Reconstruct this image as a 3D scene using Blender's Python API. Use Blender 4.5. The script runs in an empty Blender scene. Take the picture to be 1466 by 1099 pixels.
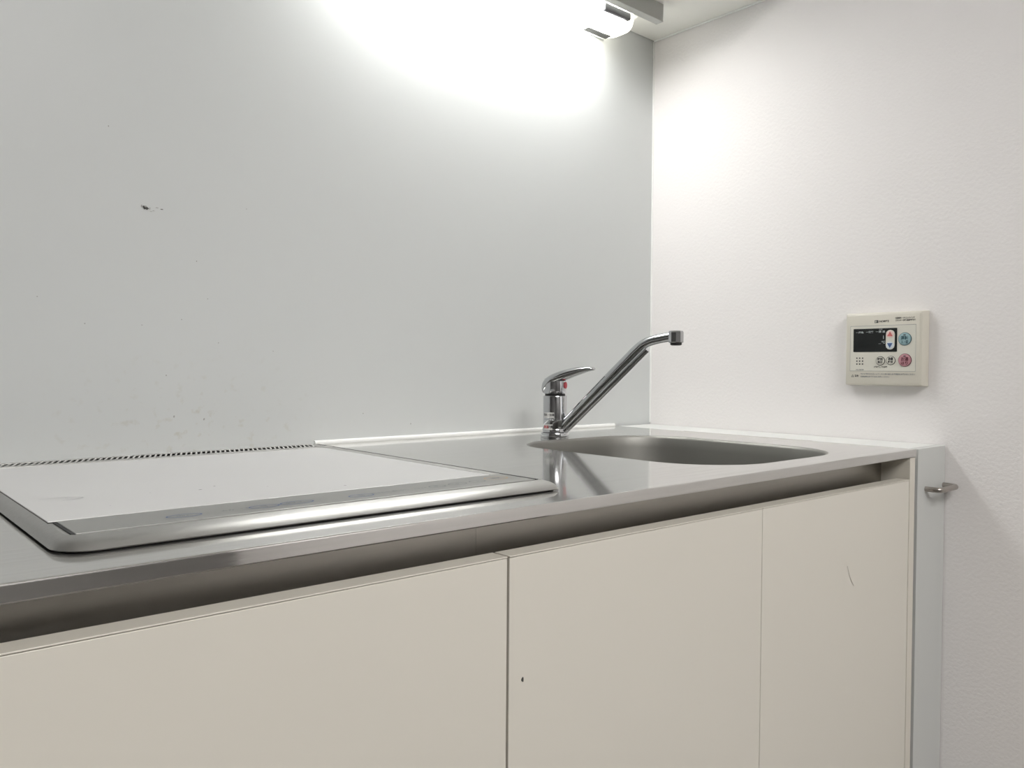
import bpy, bmesh, math, random
from mathutils import Vector, Matrix
random.seed(4)
S = bpy.context.scene
C = S.collection
PI = math.pi

# ------------------------------------------------------------------ camera, world, exposure
cam_d = bpy.data.cameras.new('camera'); cam = bpy.data.objects.new('camera', cam_d); C.objects.link(cam)
YAW, PITCH, ROLL, FPX = 0.72175, -0.020274, 0.0072014, 1150.52
cam_d.sensor_fit = 'HORIZONTAL'; cam_d.sensor_width = 36.0; cam_d.lens = 36.0 * FPX / 1466.0
cam_d.clip_start = 0.01
_f = Vector((math.sin(YAW) * math.cos(PITCH), math.cos(YAW) * math.cos(PITCH), math.sin(PITCH)))
_r = Vector((math.cos(YAW), -math.sin(YAW), 0)); _u = _r.cross(_f)
_c, _s = math.cos(ROLL), math.sin(ROLL)
RT, UP = _c * _r + _s * _u, -_s * _r + _c * _u
m = Matrix((RT, UP, -_f)).transposed().to_4x4(); m.translation = Vector((-1.3706, -1.10536, 0.96854))
cam.matrix_world = m
S.camera = cam
S.view_settings.view_transform = 'Standard'; S.view_settings.look = 'None'
S.view_settings.gamma = 1.0; S.view_settings.use_curve_mapping = False
S.view_settings.exposure = 0.0
w = bpy.data.worlds.new('world'); S.world = w; w.use_nodes = True
w.node_tree.nodes['Background'].inputs[0].default_value = (1, 1, 1, 1)
w.node_tree.nodes['Background'].inputs[1].default_value = 0.15
LAMP_E = 23.0       # under-cabinet tube diffuser
ROOM_E = 11.8       # unseen ceiling panel added behind the camera for soft room light
ROOM_COL = (1.0, 0.985, 0.965)
LAMP_COL = (1.0, 0.995, 0.98)

# ------------------------------------------------------------------ materials
def mat(name, col, rough=0.5, metal=0.0, spec=0.5, coat=0.0, emit=None, emit_s=0.0, aniso=0.0):
    M = bpy.data.materials.new(name); M.use_nodes = True
    b = M.node_tree.nodes['Principled BSDF']
    b.inputs['Base Color'].default_value = (*col, 1); b.inputs['Roughness'].default_value = rough
    b.inputs['Metallic'].default_value = metal; b.inputs['Specular IOR Level'].default_value = spec
    b.inputs['Coat Weight'].default_value = coat; b.inputs['Coat Roughness'].default_value = 0.08
    if emit:
        b.inputs['Emission Color'].default_value = (*emit, 1); b.inputs['Emission Strength'].default_value = emit_s
    return M

def nodes(M): return M.node_tree.nodes, M.node_tree.links, M.node_tree.nodes['Principled BSDF']

def noise_bump(M, scale, strength, dist=0.001, detail=3, vec_scale=(1, 1, 1)):
    N, L, b = nodes(M)
    tc = N.new('ShaderNodeTexCoord'); mp = N.new('ShaderNodeMapping'); mp.inputs['Scale'].default_value = vec_scale
    nz = N.new('ShaderNodeTexNoise'); nz.inputs['Scale'].default_value = scale; nz.inputs['Detail'].default_value = detail
    bp = N.new('ShaderNodeBump'); bp.inputs['Strength'].default_value = strength; bp.inputs['Distance'].default_value = dist
    L.new(tc.outputs['Object'], mp.inputs[0]); L.new(mp.outputs[0], nz.inputs['Vector'])
    L.new(nz.outputs['Fac'], bp.inputs['Height']); L.new(bp.outputs[0], b.inputs['Normal'])
    return nz

def mottle(M, c1, c2, scale, lo=0.35, hi=0.65, vec_scale=(1, 1, 1), detail=4):
    N, L, b = nodes(M)
    tc = N.new('ShaderNodeTexCoord'); mp = N.new('ShaderNodeMapping'); mp.inputs['Scale'].default_value = vec_scale
    nz = N.new('ShaderNodeTexNoise'); nz.inputs['Scale'].default_value = scale; nz.inputs['Detail'].default_value = detail
    cr = N.new('ShaderNodeValToRGB'); e = cr.color_ramp.elements
    e[0].position = lo; e[0].color = (*c1, 1); e[1].position = hi; e[1].color = (*c2, 1)
    L.new(tc.outputs['Object'], mp.inputs[0]); L.new(mp.outputs[0], nz.inputs['Vector'])
    L.new(nz.outputs['Fac'], cr.inputs[0]); L.new(cr.outputs[0], b.inputs['Base Color'])
    return cr

def brushed(M, r_lo, r_hi, aniso, tangent=(0, .8, .6), scale=(3, 160, 160), bump=0.05):
    N, L, b = nodes(M)
    tc = N.new('ShaderNodeTexCoord'); mp = N.new('ShaderNodeMapping'); mp.inputs['Scale'].default_value = scale
    nz = N.new('ShaderNodeTexNoise'); nz.inputs['Scale'].default_value = 4; nz.inputs['Detail'].default_value = 5
    mr = N.new('ShaderNodeMapRange'); mr.inputs['From Min'].default_value = 0.3; mr.inputs['From Max'].default_value = 0.7
    mr.inputs['To Min'].default_value = r_lo; mr.inputs['To Max'].default_value = r_hi
    bp = N.new('ShaderNodeBump'); bp.inputs['Strength'].default_value = bump; bp.inputs['Distance'].default_value = 0.0005
    cx = N.new('ShaderNodeCombineXYZ')
    for i in range(3): cx.inputs[i].default_value = tangent[i]
    L.new(tc.outputs['Object'], mp.inputs[0]); L.new(mp.outputs[0], nz.inputs['Vector'])
    L.new(nz.outputs['Fac'], mr.inputs[0]); L.new(mr.outputs[0], b.inputs['Roughness'])
    L.new(nz.outputs['Fac'], bp.inputs['Height']); L.new(bp.outputs[0], b.inputs['Normal'])
    b.inputs['Anisotropic'].default_value = aniso
    L.new(cx.outputs[0], b.inputs['Tangent'])

M_panel = mat('glossy_white_panel', (0.625, 0.645, 0.64), 0.36, spec=0.4)
M_paper = mat('white_wallpaper', (0.87, 0.845, 0.835), 0.75, spec=0.3); noise_bump(M_paper, 190, 0.36, 0.0014, 3)
M_white = mat('white_board', (0.78, 0.79, 0.77), 0.4)
M_shield = mat('grey_board', (0.45, 0.455, 0.43), 0.5)
M_under = mat('cabinet_white_board', (0.88, 0.88, 0.83), 0.45)
M_ceil = mat('ceiling_paper', (0.80, 0.79, 0.77), 0.8)
M_floor = mat('floor_wood', (0.12, 0.105, 0.09), 0.45); mottle(M_floor, (0.10, 0.09, 0.078), (0.145, 0.13, 0.115), 6, vec_scale=(1, 12, 1))
M_far = mat('grey_wallpaper', (0.15, 0.145, 0.14), 0.8)
M_door = mat('cream_laminate', (0.70, 0.67, 0.60), 0.33, spec=0.45); noise_bump(M_door, 30, 0.03, 0.002, 2)
M_edge = mat('cream_edge_band', (0.68, 0.645, 0.57), 0.45)
M_filler = mat('filler_white', (0.57, 0.58, 0.565), 0.42)
M_steel = mat('brushed_steel_top', (0.68, 0.67, 0.65), 0.22, 1.0); brushed(M_steel, 0.055, 0.10, 0.5, bump=0.003)
def scratched(M, rough2, aniso2, fac, bump):
    """polished steel with a second, wider lobe from the fine scratches running along the worktop"""
    N, L, b = nodes(M)
    p2 = N.new('ShaderNodeBsdfPrincipled'); p2.inputs['Base Color'].default_value = b.inputs['Base Color'].default_value
    p2.inputs['Metallic'].default_value = 1.0; p2.inputs['Roughness'].default_value = rough2; p2.inputs['Anisotropic'].default_value = aniso2
    cx = N.new('ShaderNodeCombineXYZ'); cx.inputs[1].default_value = .8; cx.inputs[2].default_value = .6; L.new(cx.outputs[0], p2.inputs['Tangent'])
    tc = N.new('ShaderNodeTexCoord'); mp = N.new('ShaderNodeMapping'); mp.inputs['Scale'].default_value = (3, 90, 90)
    nz = N.new('ShaderNodeTexNoise'); nz.inputs['Scale'].default_value = 2.2; nz.inputs['Detail'].default_value = 6
    mr = N.new('ShaderNodeMapRange'); mr.inputs['From Min'].default_value = .35; mr.inputs['From Max'].default_value = .65
    mr.inputs['To Min'].default_value = fac - .025; mr.inputs['To Max'].default_value = fac + .025
    L.new(tc.outputs['Object'], mp.inputs[0]); L.new(mp.outputs[0], nz.inputs['Vector']); L.new(nz.outputs['Fac'], mr.inputs[0])
    mx = N.new('ShaderNodeMixShader'); L.new(mr.outputs[0], mx.inputs[0])
    L.new(b.outputs[0], mx.inputs[1]); L.new(p2.outputs[0], mx.inputs[2])
    L.new(mx.outputs[0], N['Material Output'].inputs['Surface'])
scratched(M_steel, 0.30, 0.85, 0.22, 0.0)
M_chan = mat('brushed_steel_channel', (0.44, 0.42, 0.385), 0.35, 1.0); brushed(M_chan, 0.3, 0.42, 0.4, (0, 0, 1), bump=0.01)
M_sink = mat('satin_steel_sink', (0.31, 0.305, 0.285), 0.5, 1.0); noise_bump(M_sink, 120, 0.05)
M_rim = mat('satin_steel_rim', (0.46, 0.455, 0.44), 0.33, 1.0); brushed(M_rim, 0.30, 0.42, 0.5, bump=0.003)
M_slat = mat('pale_steel_slat', (0.74, 0.735, 0.71), 0.4, 0.6)
M_chrome = mat('chrome', (0.54, 0.55, 0.565), 0.06, 1.0)
M_glass = mat('white_ceramic_glass', (0.69, 0.685, 0.68), 0.16, spec=0.5)
M_ctl = mat('silver_control_strip', (0.30, 0.30, 0.285), 0.32, 0.5)
M_black = mat('matt_black', (0.012, 0.012, 0.012), 0.6)
M_dark = mat('dark_gap', (0.05, 0.045, 0.04), 0.7)
M_caulk = mat('white_sealant', (0.86, 0.87, 0.85), 0.4)
M_rust = mat('rusty_seam', (0.16, 0.07, 0.05), 0.8)
M_remote = mat('ivory_plastic', (0.66, 0.63, 0.55), 0.42)
M_remface = mat('ivory_face_sheet', (0.69, 0.675, 0.60), 0.4)
M_lcd = mat('black_display', (0.006, 0.008, 0.008), 0.15)
M_ink = mat('dark_ink', (0.05, 0.05, 0.05), 0.6)
M_inkgrey = mat('grey_ink', (0.24, 0.25, 0.26), 0.6)
M_pale = mat('pale_print', (0.42, 0.46, 0.46), 0.5)
M_redink = mat('red_ink', (0.55, 0.06, 0.08), 0.5)
M_blueink = mat('blue_ink', (0.07, 0.13, 0.30), 0.5)
M_redarrow = mat('red_arrow', (0.62, 0.16, 0.16), 0.5)
M_pinkcap = mat('pale_pink_cap', (0.80, 0.62, 0.58), 0.4)
M_bluecap = mat('pale_blue_cap', (0.66, 0.72, 0.76), 0.4)
M_teal = mat('teal_button', (0.30, 0.45, 0.48), 0.4)
M_tealdk = mat('teal_dark', (0.045, 0.11, 0.13), 0.5)
M_pink = mat('pink_button', (0.50, 0.25, 0.28), 0.4)
M_pinkdk = mat('pink_dark', (0.11, 0.02, 0.035), 0.5)
M_orange = mat('orange_ink', (0.55, 0.35, 0.15), 0.5)
M_handle = mat('satin_nickel', (0.42, 0.39, 0.36), 0.3, 1.0)
M_lampbody = mat('lamp_white_plastic', (0.80, 0.80, 0.76), 0.4)
M_lampend = mat('lamp_end_cream', (0.85, 0.83, 0.74), 0.35, emit=(1.0, 0.97, 0.86), emit_s=4.0)
M_diff = mat('lit_diffuser', (0.9, 0.9, 0.88), 0.5, emit=LAMP_COL, emit_s=LAMP_E)
M_room = mat('added_panel_emitter', (0.9, 0.9, 0.9), 0.5, emit=ROOM_COL, emit_s=ROOM_E)
M_switch = mat('dark_grey_switch', (0.10, 0.10, 0.105), 0.4)
M_label = mat('grey_label', (0.10, 0.10, 0.09), 0.6)
M_stain = mat('residue', (0.06, 0.06, 0.055), 0.7)
M_stain2 = mat('residue_light', (0.36, 0.36, 0.35), 0.7)
M_sticker = mat('clear_sticker', (0.72, 0.72, 0.70), 0.4)
M_scuff = mat('scuff', (0.40, 0.37, 0.33), 0.6)

# grease specks low on the splashback: real stains with a place of their own
def wall_stains(M):
    N, L, b = nodes(M)
    geo = N.new('ShaderNodeNewGeometry'); sep = N.new('ShaderNodeSeparateXYZ'); L.new(geo.outputs['Position'], sep.inputs[0])
    nz = N.new('ShaderNodeTexNoise'); nz.inputs['Scale'].default_value = 70; nz.inputs['Detail'].default_value = 5
    L.new(geo.outputs['Position'], nz.inputs['Vector'])
    th = N.new('ShaderNodeMapRange'); th.inputs['From Min'].default_value = 0.58; th.inputs['From Max'].default_value = 0.72
    L.new(nz.outputs['Fac'], th.inputs[0])
    mz = N.new('ShaderNodeMapRange'); mz.inputs['From Min'].default_value = 1.0; mz.inputs['From Max'].default_value = 0.88
    L.new(sep.outputs['Z'], mz.inputs[0])
    d = N.new('ShaderNodeMath'); d.operation = 'ADD'; d.inputs[1].default_value = 0.98; L.new(sep.outputs['X'], d.inputs[0])
    a = N.new('ShaderNodeMath'); a.operation = 'ABSOLUTE'; L.new(d.outputs[0], a.inputs[0])
    mx = N.new('ShaderNodeMapRange'); mx.inputs['From Min'].default_value = 0.22; mx.inputs['From Max'].default_value = 0.04
    L.new(a.outputs[0], mx.inputs[0])
    p = N.new('ShaderNodeMath'); p.operation = 'MULTIPLY'; L.new(mz.outputs[0], p.inputs[0]); L.new(mx.outputs[0], p.inputs[1])
    p2 = N.new('ShaderNodeMath'); p2.operation = 'MULTIPLY'; L.new(p.outputs[0], p2.inputs[0]); L.new(th.outputs[0], p2.inputs[1])
    p3 = N.new('ShaderNodeMath'); p3.operation = 'MULTIPLY'; L.new(p2.outputs[0], p3.inputs[0]); p3.inputs[1].default_value = 0.45
    mixn = N.new('ShaderNodeMixRGB'); mixn.inputs[1].default_value = b.inputs['Base Color'].default_value
    mixn.inputs[2].default_value = (0.42, 0.38, 0.28, 1)
    L.new(p3.outputs[0], mixn.inputs[0]); L.new(mixn.outputs[0], b.inputs['Base Color'])
wall_stains(M_panel)

# ------------------------------------------------------------------ mesh helpers (all coordinates in metres, world space)
def add_box(bm, x0, x1, y0, y1, z0, z1, bev=0.0, seg=2):
    vs = [bm.verts.new(p) for p in ((x0, y0, z0), (x1, y0, z0), (x1, y1, z0), (x0, y1, z0), (x0, y0, z1), (x1, y0, z1), (x1, y1, z1), (x0, y1, z1))]
    fs = [bm.faces.new([vs[i] for i in q]) for q in ((3, 2, 1, 0), (4, 5, 6, 7), (0, 1, 5, 4), (1, 2, 6, 5), (2, 3, 7, 6), (3, 0, 4, 7))]
    if bev > 0:
        es = list({e for f in fs for e in f.edges})
        bmesh.ops.bevel(bm, geom=es, offset=bev, segments=seg, profile=0.5, affect='EDGES')
    return bm

def box(*a, **k): return add_box(bmesh.new(), *a, **k)

def add_lathe(bm, cx, cy, prof, n=40, caps=True):
    rings = []
    for r, z in prof:
        rings.append([bm.verts.new((cx + r * math.cos(2 * PI * i / n), cy + r * math.sin(2 * PI * i / n), z)) for i in range(n)])
    for a, b in zip(rings, rings[1:]):
        for i in range(n): bm.faces.new((a[i], a[(i + 1) % n], b[(i + 1) % n], b[i]))
    if caps: bm.faces.new(rings[0][::-1]); bm.faces.new(rings[-1])
    return bm

def add_tube(bm, pts, radii, n=16, caps=True, squash=None):
    pts = [Vector(p) for p in pts]; rings = []; prev = None
    for i, p in enumerate(pts):
        t = ((pts[min(i + 1, len(pts) - 1)] - pts[max(i - 1, 0)])).normalized()
        if prev is None:
            a = Vector((0, 0, 1)) if abs(t.z) < 0.95 else Vector((1, 0, 0))
            nrm = (a - t * a.dot(t)).normalized()
        else: nrm = (prev - t * prev.dot(t)).normalized()
        prev = nrm; bi = t.cross(nrm)
        r = radii[i] if hasattr(radii, '__len__') else radii
        rings.append([bm.verts.new(p + nrm * r * math.cos(2 * PI * k / n) + bi * r * math.sin(2 * PI * k / n)) for k in range(n)])
    for a, b in zip(rings, rings[1:]):
        for i in range(n): bm.faces.new((a[i], a[(i + 1) % n], b[(i + 1) % n], b[i]))
    if caps: bm.faces.new(rings[0][::-1]); bm.faces.new(rings[-1])
    return bm

def spline(pts, k=6):
    P = [Vector(p) for p in pts]; out = []
    for i in range(len(P) - 1):
        p0, p1, p2, p3 = P[max(i - 1, 0)], P[i], P[i + 1], P[min(i + 2, len(P) - 1)]
        for j in range(k):
            t = j / k
            out.append(0.5 * ((2 * p1) + (p2 - p0) * t + (2 * p0 - 5 * p1 + 4 * p2 - p3) * t * t + (3 * p1 - p0 - 3 * p2 + p3) * t ** 3))
    out.append(P[-1]); return out

def rrect(x0, x1, y0, y1, r, n=8):
    """rounded rectangle; r = radii for corners (x1y1, x0y1, x0y0, x1y0), counter-clockwise"""
    if not hasattr(r, '__len__'): r = (r,) * 4
    out = []
    for (cx, cy, a0), q in zip(((x1, y1, 0), (x0, y1, 90), (x0, y0, 180), (x1, y0, 270)), r):
        sx = -1 if cx == x1 else 1; sy = -1 if cy == y1 else 1
        for i in range(n + 1):
            a = math.radians(a0 + 90 * i / n)
            out.append((cx + sx * q + q * math.cos(a), cy + sy * q + q * math.sin(a)))
    return out

def add_loops(bm, loops, cap_first=True, cap_last=True, smooth_from=None):
    R = [[bm.verts.new(p) for p in l] for l in loops]; n = len(R[0])
    for a, b in zip(R, R[1:]):
        for i in range(n): bm.faces.new((a[i], a[(i + 1) % n], b[(i + 1) % n], b[i]))
    if cap_first: bm.faces.new(R[0][::-1])
    if cap_last: bm.faces.new(R[-1])
    return R

def origin_of(o):
    p = Vector(o.location)
    while o.parent: o = o.parent; p = p + Vector(o.location)
    return p

def obj(name, bm, M, parent=None, smooth=None, loc=None):
    bmesh.ops.recalc_face_normals(bm, faces=bm.faces)
    me = bpy.data.meshes.new(name)
    org = Vector(loc) if loc is not None else Vector((0, 0, 0))
    off = (origin_of(parent) if parent else Vector((0, 0, 0))) + org
    bmesh.ops.translate(bm, verts=bm.verts, vec=-off)
    bm.to_mesh(me); bm.free()
    o = bpy.data.objects.new(name, me); C.objects.link(o); o.location = org
    if parent: o.parent = parent
    me.materials.append(M)
    if smooth:
        for p in me.polygons: p.use_smooth = True
        me.set_sharp_from_angle(angle=math.radians(smooth))
    return o

def thing(name, label, cat, loc, group=None):
    o = bpy.data.objects.new(name, None); C.objects.link(o); o.location = loc
    o.empty_display_size = 0.05
    o['label'] = label; o['category'] = cat
    if group: o['group'] = group
    return o

def struct(name, bm, M, **k):
    o = obj(name, bm, M, **k); o['kind'] = 'structure'; return o

BOLD = .028
def text_bm(s, size, org, uvec, vvec, width=None, align='CENTER'):
    """flat print: letters laid on the plane through org spanned by uvec (reading direction) and vvec (up)"""
    cu = bpy.data.curves.new('text', 'FONT'); cu.body = s; cu.size = size; cu.align_x = align; cu.align_y = 'CENTER'
    cu.resolution_u = 3
    cu.offset = BOLD * size
    t = bpy.data.objects.new('text', cu); C.objects.link(t)
    dg = bpy.context.evaluated_depsgraph_get(); me = bpy.data.meshes.new_from_object(t.evaluated_get(dg))
    bm = bmesh.new(); bm.from_mesh(me)
    bpy.data.objects.remove(t); bpy.data.curves.remove(cu); bpy.data.meshes.remove(me)
    if bm.verts:
        xs = [v.co.x for v in bm.verts]; sx = 1.0
        if width and max(xs) > min(xs): sx = width / (max(xs) - min(xs))
        u, v, o = Vector(uvec), Vector(vvec), Vector(org)
        for q in bm.verts: q.co = o + u * q.co.x * sx + v * q.co.y
    return bm

# ------------------------------------------------------------------ the room
X0, Y0, ZC = -3.0, -3.4, 2.40
struct('floor', box(X0 - .1, .1, Y0 - .1, .1, -.1, 0), M_floor)
struct('ceiling', box(X0 - .1, .1, Y0 - .1, .1, ZC, ZC + .1), M_ceil)
wb = struct('wall_back', box(X0, 0, 0, .1, 0, ZC), M_panel)
struct('wall_right', box(0, .1, Y0 - .1, .1, 0, ZC), M_paper)
struct('wall_left', box(X0 - .1, X0, Y0 - .1, .1, 0, ZC), M_far)
struct('wall_front', box(X0, 0, Y0 - .1, Y0, 0, ZC), M_far)
# sealant bead where the splashback meets the worktop, and the bead up the corner
def caulk(p0, p1, r, sq=1.0):
    bm = bmesh.new(); add_tube(bm, [p0, p1], r, 10); return bm
struct('trim_1', caulk((-.795, -.0015, .8525), (-.118, -.0015, .8515), .0042), M_caulk, smooth=40)
struct('trim_2', caulk((-.0005, -.0005, .8535), (-.0005, -.0005, 1.667), .0022), M_caulk, smooth=40)

# old adhesive residue on the splashback: a torn scrap and its trail
def scrap(parent, name, pts, y, M):
    bm = bmesh.new()
    a = [bm.verts.new((x, y, z)) for x, z in pts]; b = [bm.verts.new((x, y + .0004, z)) for x, z in pts]
    bm.faces.new(a); n = len(a)
    for i in range(n): bm.faces.new((a[i], b[i], b[(i + 1) % n], a[(i + 1) % n]))
    return obj(name, bm, M, parent)
def blob(cx, cz, rx, rz, n=9, j=.35):
    return [(cx + rx * (1 + random.uniform(-j, j)) * math.cos(2 * PI * i / n), cz + rz * (1 + random.uniform(-j, j)) * math.sin(2 * PI * i / n)) for i in range(n)]
RX, RZ = -1.0375, 1.1735
for dx, dz, rx, rz, M in ((0, 0, .0016, .0022, M_stain), (.0030, -.0008, .0026, .0016, M_stain), (.0014, .0014, .0016, .0012, M_stain2),
                          (-.0030, .0012, .0010, .0020, M_stain2), (.0072, -.0004, .0006, .0014, M_stain2), (.0088, -.0042, .0016, .0004, M_stain2),
                          (.0118, -.0030, .0014, .0004, M_stain2), (.0160, .0016, .0018, .0005, M_stain2), (.0222, .0004, .0018, .0004, M_stain)):
    scrap(wb, 'residue', blob(RX + dx, RZ + dz, rx, rz), -.0004, M)
for x, z, r in ((-1.0406, 1.0207, .0006), (-1.108, 1.02, .0007), (-1.16, 1.05, .0006), (-.99, 1.03, .0007), (-.955, 1.06, .0006), (-1.01, 0.955, .0008), (-.94, 1.0, .0006),
                (-1.08, 1.27, .0007), (-.9, 1.19, .0006), (-.97, 1.11, .0007), (-.86, .99, .0006), (-1.0, .90, .001), (-.96, .895, .0012), (-.71, .895, .0007), (-.62, .875, .0009)):
    scrap(wb, 'fleck', blob(x, z, r, r * 1.3, 6), -.0003, M_stain2)

# ------------------------------------------------------------------ upper cabinet with light shield
UZ = 1.668
uc = thing('upper_cabinet', 'white wall cabinet seen from below above the splashback', 'cabinet', (-.9, -.17, UZ))
obj('body', box(-1.9, -.002, -.34, -.002, UZ, 2.38, bev=.001), M_under, uc)
ls = obj('light_shield', box(-1.9, -.1276, -.1256, -.1086, UZ - .034, UZ - .0004, bev=.0008), M_shield, loc=(-1.0, -.117, UZ))
ls['label'] = 'narrow grey board hanging under the wall cabinet beside the lamp'; ls['category'] = 'board'
for i in range(4):
    a = -1.9 + i * .4745
    obj('door', box(a + .0015, a + .473, -.36, -.341, UZ + .002, 2.375, bev=.001), M_white, uc)
struct('trim_3', caulk((-.003, -.004, UZ - .0012), (-.003, -.335, UZ - .0012), .0022), M_caulk, smooth=40)

# ------------------------------------------------------------------ under-cabinet lamp
lamp = thing('kitchen_lamp', 'lit white tube lamp under the wall cabinet', 'lamp', (-.45, -.047, UZ))
bm = bmesh.new()
o = rrect(-.76, -.150, -.090, -.004, .012)
add_loops(bm, [[(x, y, UZ) for x, y in o], [(x, y, UZ - .018) for x, y in o]])
obj('housing', bm, M_lampbody, lamp, smooth=35)
def diffuser(x0, x1, rl, rr):
    bm = bmesh.new(); L = []
    for ins, z in ((0.0, UZ - .0182), (0.0, UZ - .028), (.002, UZ - .037), (.005, UZ - .0425), (.011, UZ - .046)):
        q = lambda r: max(r - ins * .6, .0005)
        o = rrect(x0 + (ins if rl > .001 else 0), x1 - (ins if rr > .001 else 0), -.088 + ins, -.0056 - ins, (q(rr), q(rl), q(rl), q(rr)))
        L.append([(x, y, z) for x, y in o])
    add_loops(bm, L); return bm
obj('back_rail', box(-.755, -.160, -.0052, -.0022, UZ - .0410, UZ - .0185, bev=.0005), M_lampbody, lamp)
obj('diffuser', diffuser(-.755, -.190, .02, .0005), M_diff, lamp, smooth=50)['label'] = 'glowing white diffuser'
obj('end_cap', diffuser(-.1895, -.152, .0005, .03), M_lampend, lamp, smooth=50)['label'] = 'cream end cap'
obj('label_plate', box(-.238, -.174, -.0340, -.0175, UZ - .0472, UZ - .0458), M_label, lamp)['label'] = 'small grey rating label'
sw = obj('switch', box(-.262, -.190, -.099, -.0885, UZ - .041, UZ - .027, bev=.003), M_switch, lamp, smooth=40)
sw['label'] = 'dark grey rocker switch'

# unseen panel added to supply the room light, made wide for soft shadows
rl = thing('added_room_panel', 'unseen square light panel added on the ceiling', 'lamp', (-1.25, -2.50, ZC))
obj('added_panel_frame', box(-1.92, -.58, -3.17, -1.83, ZC - .03, ZC - .001, bev=.004), M_lampbody, rl)
obj('added_panel_glow', box(-1.90, -.60, -3.15, -1.85, ZC - .045, ZC - .0305, bev=.006), M_room, rl)

# ------------------------------------------------------------------ base cabinets
ZT = .838           # underside of the worktop fold
def base_cabinet(name, label, x0, x1, doors, dz):
    t = thing(name, label, 'cabinet', ((x0 + x1) / 2, -.3, 0))
    obj('side_panel', box(x0, x0 + .018, -.599 if x0 < -1.5 else -.551, -.012, .08, ZT - .0005), M_edge, t)
    obj('side_panel', box(x1 - .018, x1, -.599 if x1 > -.3 else -.551, -.012, .08, ZT - .0005, bev=.0008), M_edge, t)
    obj('back_panel', box(x0 + .018, x1 - .018, -.020, -.012, .08, ZT - .0005), M_white, t)
    obj('bottom_panel', box(x0 + .018, x1 - .018, -.579, -.020, .08, .098), M_white, t)
    obj('toe_kick', box(x0, x1, -.54, -.525, .001, .0795), M_dark, t)
    bm = bmesh.new()       # folded steel finger channel behind the top of the doors
    pr = [(-.556, ZT - .0006), (-.556, .772), (-.560, .762), (-.578, .7605), (-.578, .759), (-.558, .759), (-.5545, .772), (-.5545, ZT - .0006)]
    xa, xb = x0 + (.018 if x0 < -1.5 else -.0009), x1 - (.0185 if x1 > -.3 else -.0009)
    add_loops(bm, [[(xa, y, z) for y, z in pr], [(xb, y, z) for y, z in pr]])
    obj('finger_channel', bm, M_chan, t)['label'] = 'brushed steel finger channel'
    for a, b in doors:
        d = obj('door', box(a, b, -.600, -.5805, .085, dz - .0017, bev=.0006), M_door, t)
        e = obj('edge_band', box(a, b, -.6004, -.5803, dz - .0013, dz, bev=.0005), M_edge, d)
        e['label'] = 'thin edging along the top of the door'
        for q in (d, e):        # the row of doors hangs a few millimetres lower towards the right
            for v in q.data.vertices:
                if v.co.z > .5: v.co.z -= (v.co.x + t.location.x + .93) * .0053
        if a < -.9 and b > -.6:
            scrap(d, 'speck', blob(-.9114, .7015, .0013, .0022), -.6004, M_stain)
        if b > -.2:
            bm = bmesh.new()
            P = [(-.3264, .7068), (-.3225, .6975), (-.3165, .6870), (-.3075, .6772)]
            Q = spline([(x, -.6004, z) for x, z in P], 4)
            L1 = [bm.verts.new(p + Vector((.0004, 0, .0003))) for p in Q]; L2 = [bm.verts.new(p - Vector((.0004, 0, .0003))) for p in Q]
            for i in range(len(Q) - 1): bm.faces.new((L1[i], L1[i + 1], L2[i + 1], L2[i]))
            obj('scuff_mark', bm, M_scuff, d)
    return t
base_cabinet('base_cabinet', 'cream base cabinet under the cooktop at the left edge', -1.551, -.9290, [(-1.532, -.9295)], .8103)
base_cabinet('base_cabinet', 'cream two-door base cabinet under the sink', -.9270, -.1120, [(-.9270, -.5368), (-.5358, -.1350)], .8103)

# ------------------------------------------------------------------ narrow pull-out between the cabinet and the wall
fc = thing('narrow_cabinet', 'narrow white pull-out cabinet between sink cabinet and right wall', 'cabinet', (-.054, -.3, 0))
obj('body', box(-.1035, -.004, -.585, -.003, .08, .834), M_filler, fc)
obj('top_panel', box(-.1065, -.0015, -.5857, -.0035, .835, .8495, bev=.0005), M_white, fc)
fp = obj('front_panel', box(-.1055, -.0015, -.6005, -.5860, .03, .8496, bev=.0006), M_filler, fc)
bm = bmesh.new(); hy = -.6225; hz = .7865
P = [(-.0765, -.6005, hz), (-.0765, hy + .011, hz), (-.0735, hy + .0032, hz), (-.0660, hy, hz), (-.0190, hy, hz), (-.0115, hy + .0032, hz), (-.0085, hy + .011, hz), (-.0085, -.6005, hz)]
add_tube(bm, [P[0], P[1]] + spline(P[1:4], 5)[1:] + spline(P[4:7], 5) + [P[7]], .0042, 14)
obj('handle', bm, M_handle, fc, smooth=50)['label'] = 'satin nickel bar handle'

# ------------------------------------------------------------------ worktop with integral sink
wt = thing('worktop', 'brushed stainless steel worktop with integral sink', 'worktop', (-.8, -.3, .85))
WX0, WX1, WY0, WY1, WZ = -1.56, -.1105, -.5986, -.0025, .85
SK = dict(x0=-.558, x1=-.220, y0=-.556, y1=-.158); SR = (.115, .095, .105, .10)
bm = bmesh.new()
hole = rrect(SK['x0'], SK['x1'], SK['y0'], SK['y1'], SR, 12)
ov = [bm.verts.new((x, y, WZ)) for x, y in ((WX0, WY0), (WX1, WY0), (WX1, WY1), (WX0, WY1))]
hv = [bm.verts.new((x, y, WZ)) for x, y in hole]
es = [bm.edges.new((ov[i], ov[(i + 1) % 4])) for i in range(4)] + [bm.edges.new((hv[i], hv[(i + 1) % len(hv)])) for i in range(len(hv))]
bmesh.ops.triangle_fill(bm, use_beauty=True, use_dissolve=False, edges=es)
pr = [(WY0 - .0014 * math.sin(a), WZ - .0014 + .0014 * math.cos(a)) for a in [PI / 2 * i / 3 for i in range(4)]] + [(-.600, .8395), (-.5995, .8384), (-.588, .8382), (-.556, .8382)]
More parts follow.
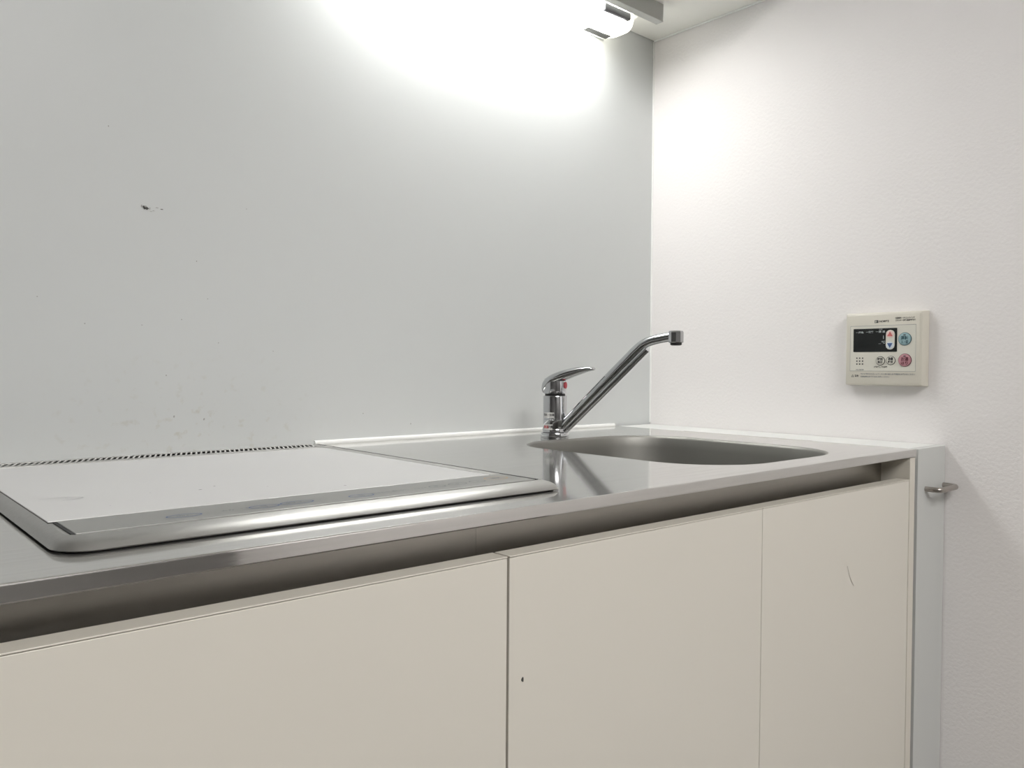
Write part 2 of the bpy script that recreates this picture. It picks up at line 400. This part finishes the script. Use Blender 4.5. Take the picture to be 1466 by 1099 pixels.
for x0, x1 in ((WX0, WX1),):
    A = [bm.verts.new((x0, y, z)) for y, z in pr]; B = [bm.verts.new((x1, y, z)) for y, z in pr]
    for i in range(len(pr) - 1): bm.faces.new((A[i], B[i], B[i + 1], A[i + 1]))
for x in (WX0, WX1):
    vs = [bm.verts.new((x, y, z)) for y, z in pr] + [bm.verts.new((x, WY1, .8382)), bm.verts.new((x, WY1, WZ))]
    bm.faces.new(vs)
bmesh.ops.remove_doubles(bm, verts=bm.verts, dist=.00005)
obj('top_sheet', bm, M_steel, wt)
bm = bmesh.new(); L = []
for ins, z in ((0, WZ), (.0014, WZ - .0004), (.003, WZ - .0018), (.0042, WZ - .005), (.006, WZ - .02), (.012, .730), (.018, .705), (.034, .690), (.06, .686)):
    o = rrect(SK['x0'] + ins, SK['x1'] - ins, SK['y0'] + ins, SK['y1'] - ins, [max(r - ins * .7, .02) for r in SR], 12)
    L.append([(x, y, z) for x, y in o])
add_loops(bm, L, cap_first=False)
sb = obj('sink_bowl', bm, M_sink, wt, smooth=50); sb['label'] = 'deep rounded satin steel sink bowl'
bm = bmesh.new(); add_lathe(bm, -.39, -.30, [(.055, .6862), (.055, .6885), (.046, .6895), (.042, .688), (.02, .6875)], 32)
obj('drain', bm, M_rim, sb, smooth=40)
obj('seam_stain', box(-.1100, -.1066, -.43, -.17, .8494, .8499), M_rust, wt)['label'] = 'reddish brown stain along the seam'

# ------------------------------------------------------------------ cooktop
ck = thing('cooktop', 'white glass induction cooktop set in the steel worktop', 'cooktop', (-1.03, -.3, .85))
CX0, CX1, CZ = -1.256, -.8215, .859
bm = bmesh.new()
R4 = (.003, .003, .024, .006)
def cl(ins, z, front=None): return [(x, y, z) for x, y in rrect(CX0 + ins[0], CX1 - ins[1], -.5545 + ins[2], -.071 - ins[3], [max(r - .6 * max(ins), .0015) for r in R4], 8)]
add_loops(bm, [cl((.005, .004, .005, .004), .8501), cl((.005, .004, .005, .004), .8520)])
obj('gap_shade', bm, M_black, ck)  # black inset strip, paints the shadow in the gap under the frame
bm = bmesh.new()
add_loops(bm, [cl((.0008, .0006, .0008, .0006), .8512), cl((0, 0, 0, 0), .8520), cl((.0010, .0006, .0010, .0006), .8528), cl((.0030, .0015, .0055, .0008), .8558), cl((.0060, .0028, .0120, .0009), .8576), cl((.0095, .0045, .0195, .001), .8586), cl((.0101, .0050, .0206, .002), .8588), cl((.0105, .0055, .0210, .003), .8580)])
obj('frame', bm, M_rim, ck, smooth=27)['label'] = 'satin steel bevelled frame'
GX0, GX1, GY0, GY1 = -1.2445, -.8450, -.4740, -.1210
obj('glass_plate', box(GX0, GX1, GY0, GY1, CZ - .0022, CZ, bev=.0004), M_glass, ck)['label'] = 'white glass plate'
obj('glass_seam', box(GX0 - .0022, GX1 + .0022, GY0 - .0022, GY1 + .0022, .8565, .8584), M_dark, ck)
cp = obj('control_panel', box(-1.2395, GX1 + .013, -.5290, GY0 - .0022, .8565, .8590, bev=.0003), M_ctl, ck)
cp['label'] = 'grey control strip with printed touch keys'
obj('panel_seam', box(-1.2420, -1.2397, -.5290, GY0 - .0022, .8565, .8587), M_black, ck)
obj('side_trim', box(GX1 + .0024, CX1 - .0085, GY0 + .0005, -.075, .8565, .8588, bev=.0004), M_rim, ck)
obj('side_gap', box(CX1 - .0083, CX1 - .0056, -.528, -.075, .8565, .8588), M_black, ck)
# printed keys
def ring_bm(cx, cy, rx, ry, z, wd=.0011, n=28, a0=0, a1=360):
    bm = bmesh.new(); A = []; B = []
    full = (a1 - a0) >= 360; cnt = n if full else n + 1
    for i in range(cnt):
        a = math.radians(a0 + (a1 - a0) * i / n)
        A.append(bm.verts.new((cx + rx * math.cos(a), cy + ry * math.sin(a), z)))
        B.append(bm.verts.new((cx + (rx - wd) * math.cos(a), cy + (ry - wd) * math.sin(a), z)))
    for i in range(n):
        j = (i + 1) % cnt
        bm.faces.new((A[i], A[j], B[j], B[i]))
    return bm
ZP = .8592
def lift(x, y): return -1.3706 + (x + 1.3706) * .98206, -1.1054 + (y + 1.1054) * .98206
def key(cx, cy, rx, ry, M=M_blueink, s=None, size=.006):
    cx, cy = lift(cx, cy)
    r = obj('key_outline', ring_bm(cx, cy, rx, ry, ZP), M, cp)
    if s: obj('key_print', text_bm(s, size, (cx, cy, ZP), (1, 0, 0), (0, 1, 0)), M_inkgrey, cp)
key(-1.160, -.499, .013, .0065, M_blueink, '切/入', .005)
obj('key_print', text_bm('火力', .005, (*lift(-1.127, -.4985), ZP), (1, 0, 0), (0, 1, 0)), M_inkgrey, cp)
obj('key_print', text_bm('- +', .006, (*lift(-1.113, -.497), ZP), (1, 0, 0), (0, 1, 0)), M_inkgrey, cp)
key(-1.0975, -.4985, .0125, .0065, M_blueink, '弱', .006)
key(-1.0690, -.4975, .0145, .0068, M_blueink, 'タイマー', .005)
key(-1.0100, -.4995, .012, .0065, M_blueink, '弱', .006)
for x, s in ((-.9885, '揚げもの'), (-.9680, '湯わかし'), (-.9460, '1 2 3 4')):
    obj('key_print', text_bm(s, .0046, (*lift(x, -.4965), ZP), (1, 0, 0), (0, 1, 0)), M_inkgrey, cp)
key(-.9270, -.4965, .009, .006, M_inkgrey, '強', .006)
key(-.9020, -.4950, .0105, .006, M_inkgrey, '+', .008)
key(-.8770, -.4940, .0095, .006, M_inkgrey, '-', .008)
key(-.8480, -.4880, .0135, .0095, M_orange, '電源', .006)
gp = [o for o in ck.children if o.name.startswith('glass_plate')][0]
obj('scratch_mark', ring_bm(*lift(-1.222, -.362), .026, .009, ZP, .0009, 30, -70, 100), M_inkgrey, gp)
obj('scratch_mark', ring_bm(*lift(-.921, -.226), .012, .006, ZP, .0009, 24, -120, 60), M_inkgrey, gp)
for x, y, r in ((-1.1049, -.3816, .0016), (-1.0873, -.3685, .0013), (-.9916, -.4392, .0013), (-1.145, -.372, .0007), (-1.05, -.40, .0007), (-1.19, -.42, .0006)):
    bm = bmesh.new(); vs = [bm.verts.new((a, b, ZP)) for a, b in blob(*lift(x, y), r, r * .7, 8)]; bm.faces.new(vs)
    obj('speck', bm, M_stain, gp)
# rear vent: a slotted grille of slanted slats
VY0, VY1 = -.1065, -.0735
vt = obj('vent_tray', box(CX0 + .012, CX1 - .004, GY1 + .0024, VY1, .8565, .8580), M_black, ck)
obj('vent_border', box(CX0 + .012, CX1 - .004, VY0 - .0048, VY0 + .0030, .8580, .8591, bev=.0003), M_rim, ck)
obj('vent_border', box(CX0 + .012, CX1 - .004, GY1 + .0026, VY0 - .0060, .8580, .8591, bev=.0003), M_rim, ck)
obj('vent_border', box(CX0 + .012, CX1 - .004, VY1 - .003, VY1 + .002, .8580, .8591, bev=.0003), M_rim, ck)
n_sl = 64; pitch = (CX1 - .022 - (CX0 + .02)) / n_sl
bm = bmesh.new(); xs = CX0 + .02
sk_ = .010
for a in (0,):
    y0, y1, z0, z1, wd = VY0 + .0032, VY1 - .003, .8580, .8590, pitch * .36
    lo = [(xs, y0), (xs + wd, y0), (xs + wd + sk_, y1), (xs + sk_, y1)]
    add_loops(bm, [[(x, y, z0) for x, y in lo], [(x, y, z1) for x, y in lo]])
slat = obj('vent_slat', bm, M_slat, ck)
for i in range(1, n_sl):
    c = slat.copy(); C.objects.link(c); c.parent = ck; c.location = Vector(slat.location) + Vector((pitch * i, 0, 0))

# ------------------------------------------------------------------ faucet
FX, FY = -.410, -.1255
D2 = Vector((.300, -.954, 0))
fa = thing('faucet', 'chrome single-lever kitchen mixer faucet behind the sink', 'faucet', (FX, FY, .85))
def fp3(s, z, side=0.0):
    n = Vector((-D2.y, D2.x, 0)); return Vector((FX, FY, z)) + D2 * s + n * side
bm = bmesh.new(); add_lathe(bm, FX, FY, [(.0238, .8502), (.0240, .8515), (.0240, .8570), (.0232, .8588), (.0205, .8592)], 48)
obj('base_ring', bm, M_chrome, fa, smooth=40)
bm = bmesh.new(); add_lathe(bm, FX, FY, [(.0196, .8590), (.0203, .8600), (.0203, .8810), (.0199, .8814), (.0199, .8819), (.0203, .8823), (.0203, .9200), (.0197, .9214), (.0175, .9216)], 48)
obj('body', bm, M_chrome, fa, smooth=40)
bm = bmesh.new(); add_lathe(bm, FX, FY, [(.0172, .9214), (.0172, .9250)], 40); obj('gap_ring', bm, M_black, fa, smooth=40)
bm = bmesh.new(); add_lathe(bm, FX, FY, [(.0175, .9246), (.0192, .9252), (.0196, .9270), (.0194, .940), (.0185, .950), (.012, .954)], 48)
hd = obj('lever', bm, M_chrome, fa, smooth=45)
# lever arm: lofted ellipses
bm = bmesh.new(); secs = [(-.0218, .9390, .9252, .0085), (-.0195, .9465, .9250, .0135), (-.013, .9530, .9280, .0180), (-.003, .9585, .9380, .0205), (.010, .9632, .9430, .0200), (.026, .9676, .9500, .0175), (.042, .9704, .9556, .0150), (.057, .9720, .9610, .0122), (.068, .9714, .9640, .0100), (.0740, .9696, .9652, .0070)]
L = []
for s, zt, zb, hw in secs:
    ring = []
    for k in range(20):
        a = 2 * PI * k / 20; ca, sa = math.cos(a), math.sin(a)
        ring.append(fp3(s, (zt + zb) / 2 + (zt - zb) / 2 * math.copysign(abs(sa) ** .8, sa), hw * math.copysign(abs(ca) ** .8, ca)))
    L.append(ring)
add_loops(bm, L)
arm = obj('lever_arm', bm, M_chrome, hd, smooth=60)
md = arm.modifiers.new('smooth', 'SUBSURF'); md.levels = 1; md.render_levels = 2
bm = bmesh.new()
c0 = fp3(.0190, .9395); n2 = Vector((-D2.y, D2.x, 0))
vs = [bm.verts.new(c0 + n2 * .0042 * math.cos(2 * PI * i / 24) + Vector((0, 0, .0056 * math.sin(2 * PI * i / 24)))) for i in range(24)]
vb = [bm.verts.new(v.co + D2 * .0018) for v in vs]
bm.faces.new(vs[::-1]); bm.faces.new(vb)
for i in range(24): bm.faces.new((vs[i], vs[(i + 1) % 24], vb[(i + 1) % 24], vb[i]))
obj('hot_mark', bm, M_redink, hd, smooth=40)['label'] = 'red dot marking the hot side'
# spout: swivel collar, main tube, rod below it, nozzle
bm = bmesh.new(); add_lathe(bm, FX, FY, [(.0205, .8595), (.0212, .8602), (.0212, .8650), (.0205, .8660)], 48); sp = obj('spout', bm, M_chrome, fa, smooth=40)
bm = bmesh.new()
cl_ = spline([fp3(.006, .8600), fp3(.020, .8737), fp3(.069, .9222), fp3(.106, .9585), fp3(.132, .9835), fp3(.1475, .9985), fp3(.1610, 1.0083), fp3(.1780, 1.0142), fp3(.2080, 1.0195)], 7)
add_tube(bm, cl_, [.0092 - .0019 * i / (len(cl_) - 1) for i in range(len(cl_))], 24)
obj('spout_tube', bm, M_chrome, sp, smooth=60)
bm = bmesh.new(); add_tube(bm, [fp3(.0158, .8600), fp3(.1650, 1.0000)], [.0066, .0060], 20)
obj('spout_rod', bm, M_chrome, sp, smooth=60)['label'] = 'thinner rod running below the spout tube'
bm = bmesh.new(); hc = fp3(.2135, 0)
add_lathe(bm, hc.x, hc.y, [(.0112, 1.0095), (.0121, 1.0105), (.0121, 1.0255), (.0110, 1.0278), (.006, 1.0285)], 10)
obj('nozzle', bm, M_chrome, sp, smooth=20)
bm = bmesh.new(); add_lathe(bm, hc.x, hc.y, [(.0066, 1.0052), (.0088, 1.0062), (.0090, 1.0098)], 28); obj('aerator', bm, M_black, sp, smooth=40)['label'] = 'black aerator under the nozzle'
# stickers wrapped on the body
def wrap(name, a0, a1, z0, z1, r, M, n=8):
    bm = bmesh.new(); A = []; B = []
    for i in range(n + 1):
        a = math.radians(a0 + (a1 - a0) * i / n)
        A.append(bm.verts.new((FX + r * math.cos(a), FY + r * math.sin(a), z0))); B.append(bm.verts.new((FX + r * math.cos(a), FY + r * math.sin(a), z1)))
    for i in range(n): bm.faces.new((A[i], A[i + 1], B[i + 1], B[i]))
    return obj(name, bm, M, fa)
def wrap_text(parent, s, size, amid, z, r, M):
    bm = text_bm(s, size, (0, 0, 0), (1, 0, 0), (0, 1, 0))
    for v in bm.verts:
        a = math.radians(amid) + v.co.x / r; v.co = Vector((FX + r * math.cos(a), FY + r * math.sin(a), z + v.co.y))
    return obj('print', bm, M, parent)
s1 = wrap('sticker', 165, 222, .8845, .8935, .0205, M_sticker); s1['label'] = 'pale sticker with a row of small print'
wrap_text(s1, '給水・給湯', .0042, 193, .8892, .0207, M_ink)
s2 = wrap('sticker', 170, 215, .8640, .8735, .0214, M_sticker); s2['label'] = 'pale sticker with red and black print'
wrap_text(s2, '高温', .0052, 182, .8688, .0216, M_redink); wrap_text(s2, '注意', .0052, 204, .8688, .0216, M_ink)

# ------------------------------------------------------------------ water heater remote on the right wall
rm = thing('wall_remote', 'ivory water heater remote control panel on right wall', 'remote control', (-.001, -.507, .945))
def yz(x, y0, y1, z0, z1, r=.0015, n=3): return [(x, y, z) for y, z in rrect(y0, y1, z0, z1, r, n)]
bm = bmesh.new()
add_loops(bm, [yz(-.0008, -.5725, -.4415, .9425, 1.0665), yz(-.0165, -.5705, -.4425, .9435, 1.0655), yz(-.0195, -.5692, -.4437, .9448, 1.0642), yz(-.0212, -.5665, -.4460, .9478, 1.0612)])
obj('case', bm, M_remote, rm, smooth=30)
U, V = (0, -1, 0), (0, 0, 1)
def plate(name, y0, y1, z0, z1, x0, x1, M, parent, r=.0008):
    bm = bmesh.new(); add_loops(bm, [yz(x0, y0, y1, z0, z1, r), yz(x1, y0, y1, z0, z1, r)]); return obj(name, bm, M, parent, smooth=30)
def disc(name, y, z, r, x0, x1, M, parent, n=28, rz=None):
    bm = bmesh.new(); rz = rz or r
    add_loops(bm, [[(x, y + k * r * math.cos(2 * PI * i / n), z + k * rz * math.sin(2 * PI * i / n)) for i in range(n)] for x, k in ((x0, 1), (x1 + .0003, 1), (x1, .93))])
    return obj(name, bm, M, parent, smooth=30)
def ptext(s, size, y, z, x, M, parent, width=None):
    return obj('print', text_bm(s, size, (x, y, z), U, V, width), M, parent)
plate('panel_groove', -.5602, -.4514, .9670, 1.0436, -.0205, -.02128, M_inkgrey, rm)
fs = plate('face_sheet', -.5598, -.4519, .9675, 1.0430, -.0205, -.0215, M_remface, rm)
sc_ = plate('display', -.5304, -.4573, .9995, 1.0386, -.0205, -.0219, M_lcd, rm); sc_['label'] = 'black display window'
XD = -.0221
ptext('ー優先', .0036, -.4680, 1.0322, XD, M_pale, sc_, .0130)
ptext('ー燃焼', .0036, -.4850, 1.0326, XD, M_pale, sc_, .0125)
ptext('ー湯 温', .0036, -.5030, 1.0328, XD, M_pale, sc_, .0155)
ptext('給湯', .0028, -.5035, 1.0366, XD, M_inkgrey, sc_)
ptext('℃', .0055, -.5082, 1.0150, XD, M_pale, sc_); ptext('1', .0075, -.5082, 1.0235, XD, M_pale, sc_); ptext('ー', .005, -.5022, 1.0125, XD, M_inkgrey, sc_)
pl = plate('temperature_rocker', -.5268, -.5126, 1.0030, 1.0356, -.0218, -.0232, M_remface, rm, r=.0070); pl['label'] = 'tall oval rocker with up and down arrows'
u_ = disc('up_key', -.5196, 1.0284, .0060, -.0231, -.0238, M_pinkcap, pl); d_ = disc('down_key', -.5196, 1.0102, .0060, -.0231, -.0238, M_bluecap, pl)
u_['label'] = 'pale pink key'; d_['label'] = 'pale blue key'
def tri(parent, y, z, s, M, up):
    bm = bmesh.new(); k = 1 if up else -1
    vs = [bm.verts.new((-.0240, y + a, z + b * k)) for a, b in ((0, s), (s, -.75 * s), (-s, -.75 * s))]; bm.faces.new(vs); obj('arrow', bm, M, parent)
tri(u_, -.5196, 1.0284, .0046, M_redarrow, True); tri(d_, -.5196, 1.0102, .0046, M_blueink, False)
def big_button(name, y, z, M, Md, a, b):
    r = disc('button_rim', y, z, .0107, -.0214, -.0222, Md, rm); k = disc(name, y, z, .0098, -.0215, -.0232, M, rm)
    ptext(a, .0068, y, z + .0012, -.0234, Md, k, .0118); ptext(b, .0058, y, z - .0052, -.0234, Md, k, .0110)
    bm = box(-.0235, -.0232, y - .0018, y + .0018, z + .0058, z + .0074); obj('indicator', bm, M_ink, k)
    return k
big_button('power_button', -.5429, 1.0201, M_teal, M_tealdk, '運転', '入・切')['label'] = 'round teal button with dark print'
big_button('bath_button', -.5435, .9855, M_pink, M_pinkdk, 'お湯', 'はり')['label'] = 'round pink button with dark print'
def small_button(y, z, a, b):
    r = disc('button_rim', y, z, .0076, -.0214, -.0221, M_ink, rm); k = disc('small_button', y, z, .0067, -.0215, -.0230, M_remface, rm)
    ptext(a, .0050, y, z + .0026, -.0232, M_ink, k, .0088); ptext(b, .0050, y, z - .0026, -.0232, M_ink, k, .0088)
small_button(-.5037, .9844, '時刻', '表示'); small_button(-.5208, .9850, '湯量', '設定')
ptext('3秒押しで切換', .0030, -.5040, .9740, -.0217, M_ink, fs, .0225)
ptext('RC-7607M', .0024, -.4690, .9695, -.0217, M_inkgrey, fs, .0130)
for i in range(3):
    for j in range(3): disc('speaker_hole', -.4636 - .0049 * i, .9890 - .0050 * j, .0013, -.0214, -.0217, M_ink, fs, 12)
lg = plate('logo', -.4990, -.4928, 1.0478, 1.0524, -.0211, -.0215, M_ink, rm, r=.0003); lg['label'] = 'small dark square emblem'
bm = bmesh.new()
for y0, y1, z0, z1 in ((-.4956, -.4936, 1.0486, 1.0499), (-.4956, -.4936, 1.0504, 1.0516), (-.4970, -.4962, 1.0495, 1.0508)): add_box(bm, -.0217, -.0214, y0, y1, z0, z1)
obj('logo_cutout', bm, M_remface, lg)
ptext('NORITZ', .0044, -.5088, 1.0501, -.0214, M_ink, rm, .0160)
ptext('給湯専用  リモコンスイッチ', .0030, -.5424, 1.0545, -.0214, M_ink, rm, .0308)
ptext('エネルギー切換 湯温調節可能', .0030, -.5430, 1.0507, -.0214, M_ink, rm, .0318)
bm = bmesh.new(); vs = [bm.verts.new((-.0214, -.4565 + a, .9588 + b)) for a, b in ((.0024, -.0018), (0, .0024), (-.0024, -.0018))]
vi = [bm.verts.new((-.0214, -.4565 + a * .55, .9588 + b * .55)) for a, b in ((.0024, -.0018), (0, .0024), (-.0024, -.0018))]
for i in range(3): bm.faces.new((vs[i], vs[(i + 1) % 3], vi[(i + 1) % 3], vi[i]))
obj('warning_mark', bm, M_ink, rm)
ptext('警告', .0036, -.4635, .9588, -.0214, M_ink, rm, .0068)
ptext('やけど予防のためシャワーや入浴の前に必ず湯温をお確かめください', .0027, -.5150, .9622, -.0214, M_inkgrey, rm, .0895)
ptext('給湯温度は手で確かめ お使いください', .0027, -.4945, .9576, -.0214, M_inkgrey, rm, .0485)
